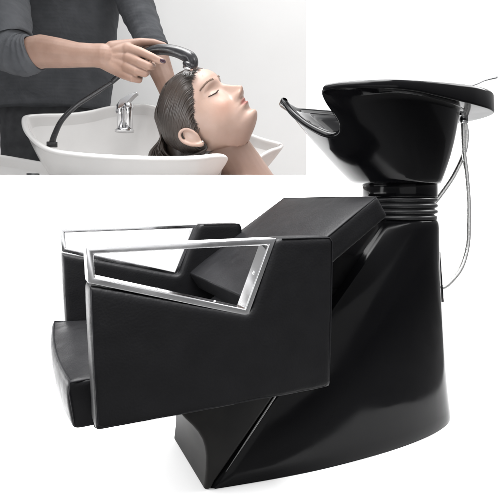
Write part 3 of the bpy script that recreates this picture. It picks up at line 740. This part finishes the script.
def over(ph, z, h):
    p = face(ph, z); d = Vector((p.x + .005, p.y, (z - .13) * .9)).normalized(); return p + d * h
for k in range(520):
    f = random.random(); side = -1 if random.random() < .78 else 1
    if side > 0: f = .3 + .7 * f
    ph = .15 + 1.6 * f; top_ = random.random() ** 2 * .6
    hz = hairline(ph); z0 = hz + (.222 - hz) * top_; jt = random.uniform(-.05, .05)
    pe = 2.15 + .75 * (1 - f) + jt; ze = .075 + .05 * (1 - f)
    path = []
    for q in range(7):
        t_ = q / 6; path.append(over(side * (ph + (pe - ph) * t_), z0 + (ze - z0) * t_ ** (1.5 - .6 * f) + .022 * (1 - f) * math.sin(t_ * 3.14), .0062 + .0035 * math.sin(min(1, t_ * 1.6) * 1.57) + random.uniform(-.0008, .0008)) if q else over(side * ph, z0 - random.uniform(-.001, .003), .0003))
    lo = hl(151 + 40 * f + random.uniform(-3, 4), 158 + random.uniform(0, 8), 2.12 + .14 * (1 - f) + (.1 if side > 0 else 0))
    path += [path[-1].lerp(lo, .5) + Vector((-.020, side * .006, 0)), lo]
    r = random.uniform(.0012, .0026)
    tube(path, [r * .15, r * .9] + [r] * 5 + [r, r * .6], 6, 40, bm)
for k in range(190):
    side = -1 if random.random() < .75 else 1; f = random.random()
    a = over(side * (1.5 + .9 * f), .206 - .02 * f, .006); b = over(side * (2.1 + .9 * f), .198, .0085 + random.uniform(-.001, .001)); c_ = over(side * (2.5 + .6 * f), .165, .0095)
    lo = hl(148 + 26 * random.random(), 158 + random.uniform(0, 7), 2.12 + .12 * random.random() + (.08 if side > 0 else 0))
    md = c_.lerp(lo, .5) + Vector((-.010 + random.uniform(-.004, .004), 0, .006))
    r = random.uniform(.0014, .0030)
    tube([a, b, c_, md, lo], [r * .3, r, r, r, r * .6], 6, 30, bm)
for k in range(90):
    f = random.random(); a = over(-(1.75 + .5 * f), .10 - .02 * f, .007); b = over(-(1.9 + .6 * f), .07, .0095)
    lo = hl(174 + 30 * f + random.uniform(-4, 4), 160, 2.08 + random.uniform(-.02, .04)); r = random.uniform(.0012, .0024)
    tube([a, b, b.lerp(lo, .5) + Vector((-.006, -.004, 0)), lo], [r * .3, r, r, r * .6], 6, 20, bm)
for k in range(520):
    side = -1 if random.random() < .8 else 1
    ph = random.uniform(.3 if side > 0 else .05, 1.5); z0 = hairline(ph) - random.uniform(-.004, .009) * random.random()
    l_ = random.uniform(.7, 1.4)
    tube([over(side * ph, z0, -.0002), over(side * (ph + .05 * l_), z0 + .005 * l_, .0014), over(side * (ph + .12 * l_), z0 + .009 * l_, .0045), over(side * (ph + .22 * l_), z0 + .012 * l_, .0072)], [.00015, .00035, .0005, .0006], 5, 10, bm)
hobj('wet_locks', bm, M['hair'])
bm = bmesh.new()
limb(bm, [(hl(x, y, d), r1(r, d)) for x, y, d, r in [(190, 106, 2.2, 24), (188, 128, 2.22, 22), (184, 146, 2.24, 19), (184, 162, 2.24, 17)]], .3, 20)
limb(bm, [(hl(x, y, d), r1(r, d)) for x, y, d, r in [(200, 140, 2.2, 12), (196, 154, 2.2, 12)]], .3, 20)
hobj('hair_mass', bm, M['hair'], .004, 4)
# white wrap on the shoulders
bm = bmesh.new(); rows = []
for k in range(30):
    f = k / 29
    rows.append([at(232 + 34 * f + 30 * g, 196 - 26 * f + 14 * (1 - g) * 0 + 40 * g, 1.95 + .62 * f - .05 * math.sin(f * 9)) + Vector((0, 0, .01 * math.sin(k * .9 + g * 3))) for g in [j / 8 for j in range(9)]])
grid(bm, rows, False)
M['cloth'] = mat('white_towel', (.78, .78, .78), .95, spec=.1); bump(M['cloth'], 'ShaderNodeTexNoise', .4, .01, Scale=60, Detail=4)
o = meshobj('towel', bm, M['cloth'], cu); o.modifiers.new('sol', 'SOLIDIFY').thickness = .02

# water leaving the hand shower
gw = mat('clear_water', (1, 1, 1), .02, spec=.5); B(gw).inputs['Transmission Weight'].default_value = .9; B(gw).inputs['IOR'].default_value = 1.33
bm = bmesh.new()
for k in range(22):
    a = 2 * math.pi * k / 22; x = 188.6 + 4.6 * math.cos(a) * (.4 + .6 * random.random()); d = 1.985 + .018 * math.sin(a)
    tube([at(x, 69.6 + .3 * random.random(), d), at(x - .6, 71.6, d), at(x - 1.4 + random.uniform(-.8, .8), 74.5 + random.random(), d + .01)], [pr(.22, 2), pr(.30, 2), pr(.16, 2)], 6, 6, bm)
for k in range(36):
    ball(bm, at(random.uniform(180, 203), 70.8 + abs(random.gauss(0, 1.6)), random.uniform(1.96, 2.05)), pr(random.uniform(.25, .75), 2), seg=8)
w_ = meshobj('water', bm, gw); w_['kind'] = 'stuff'
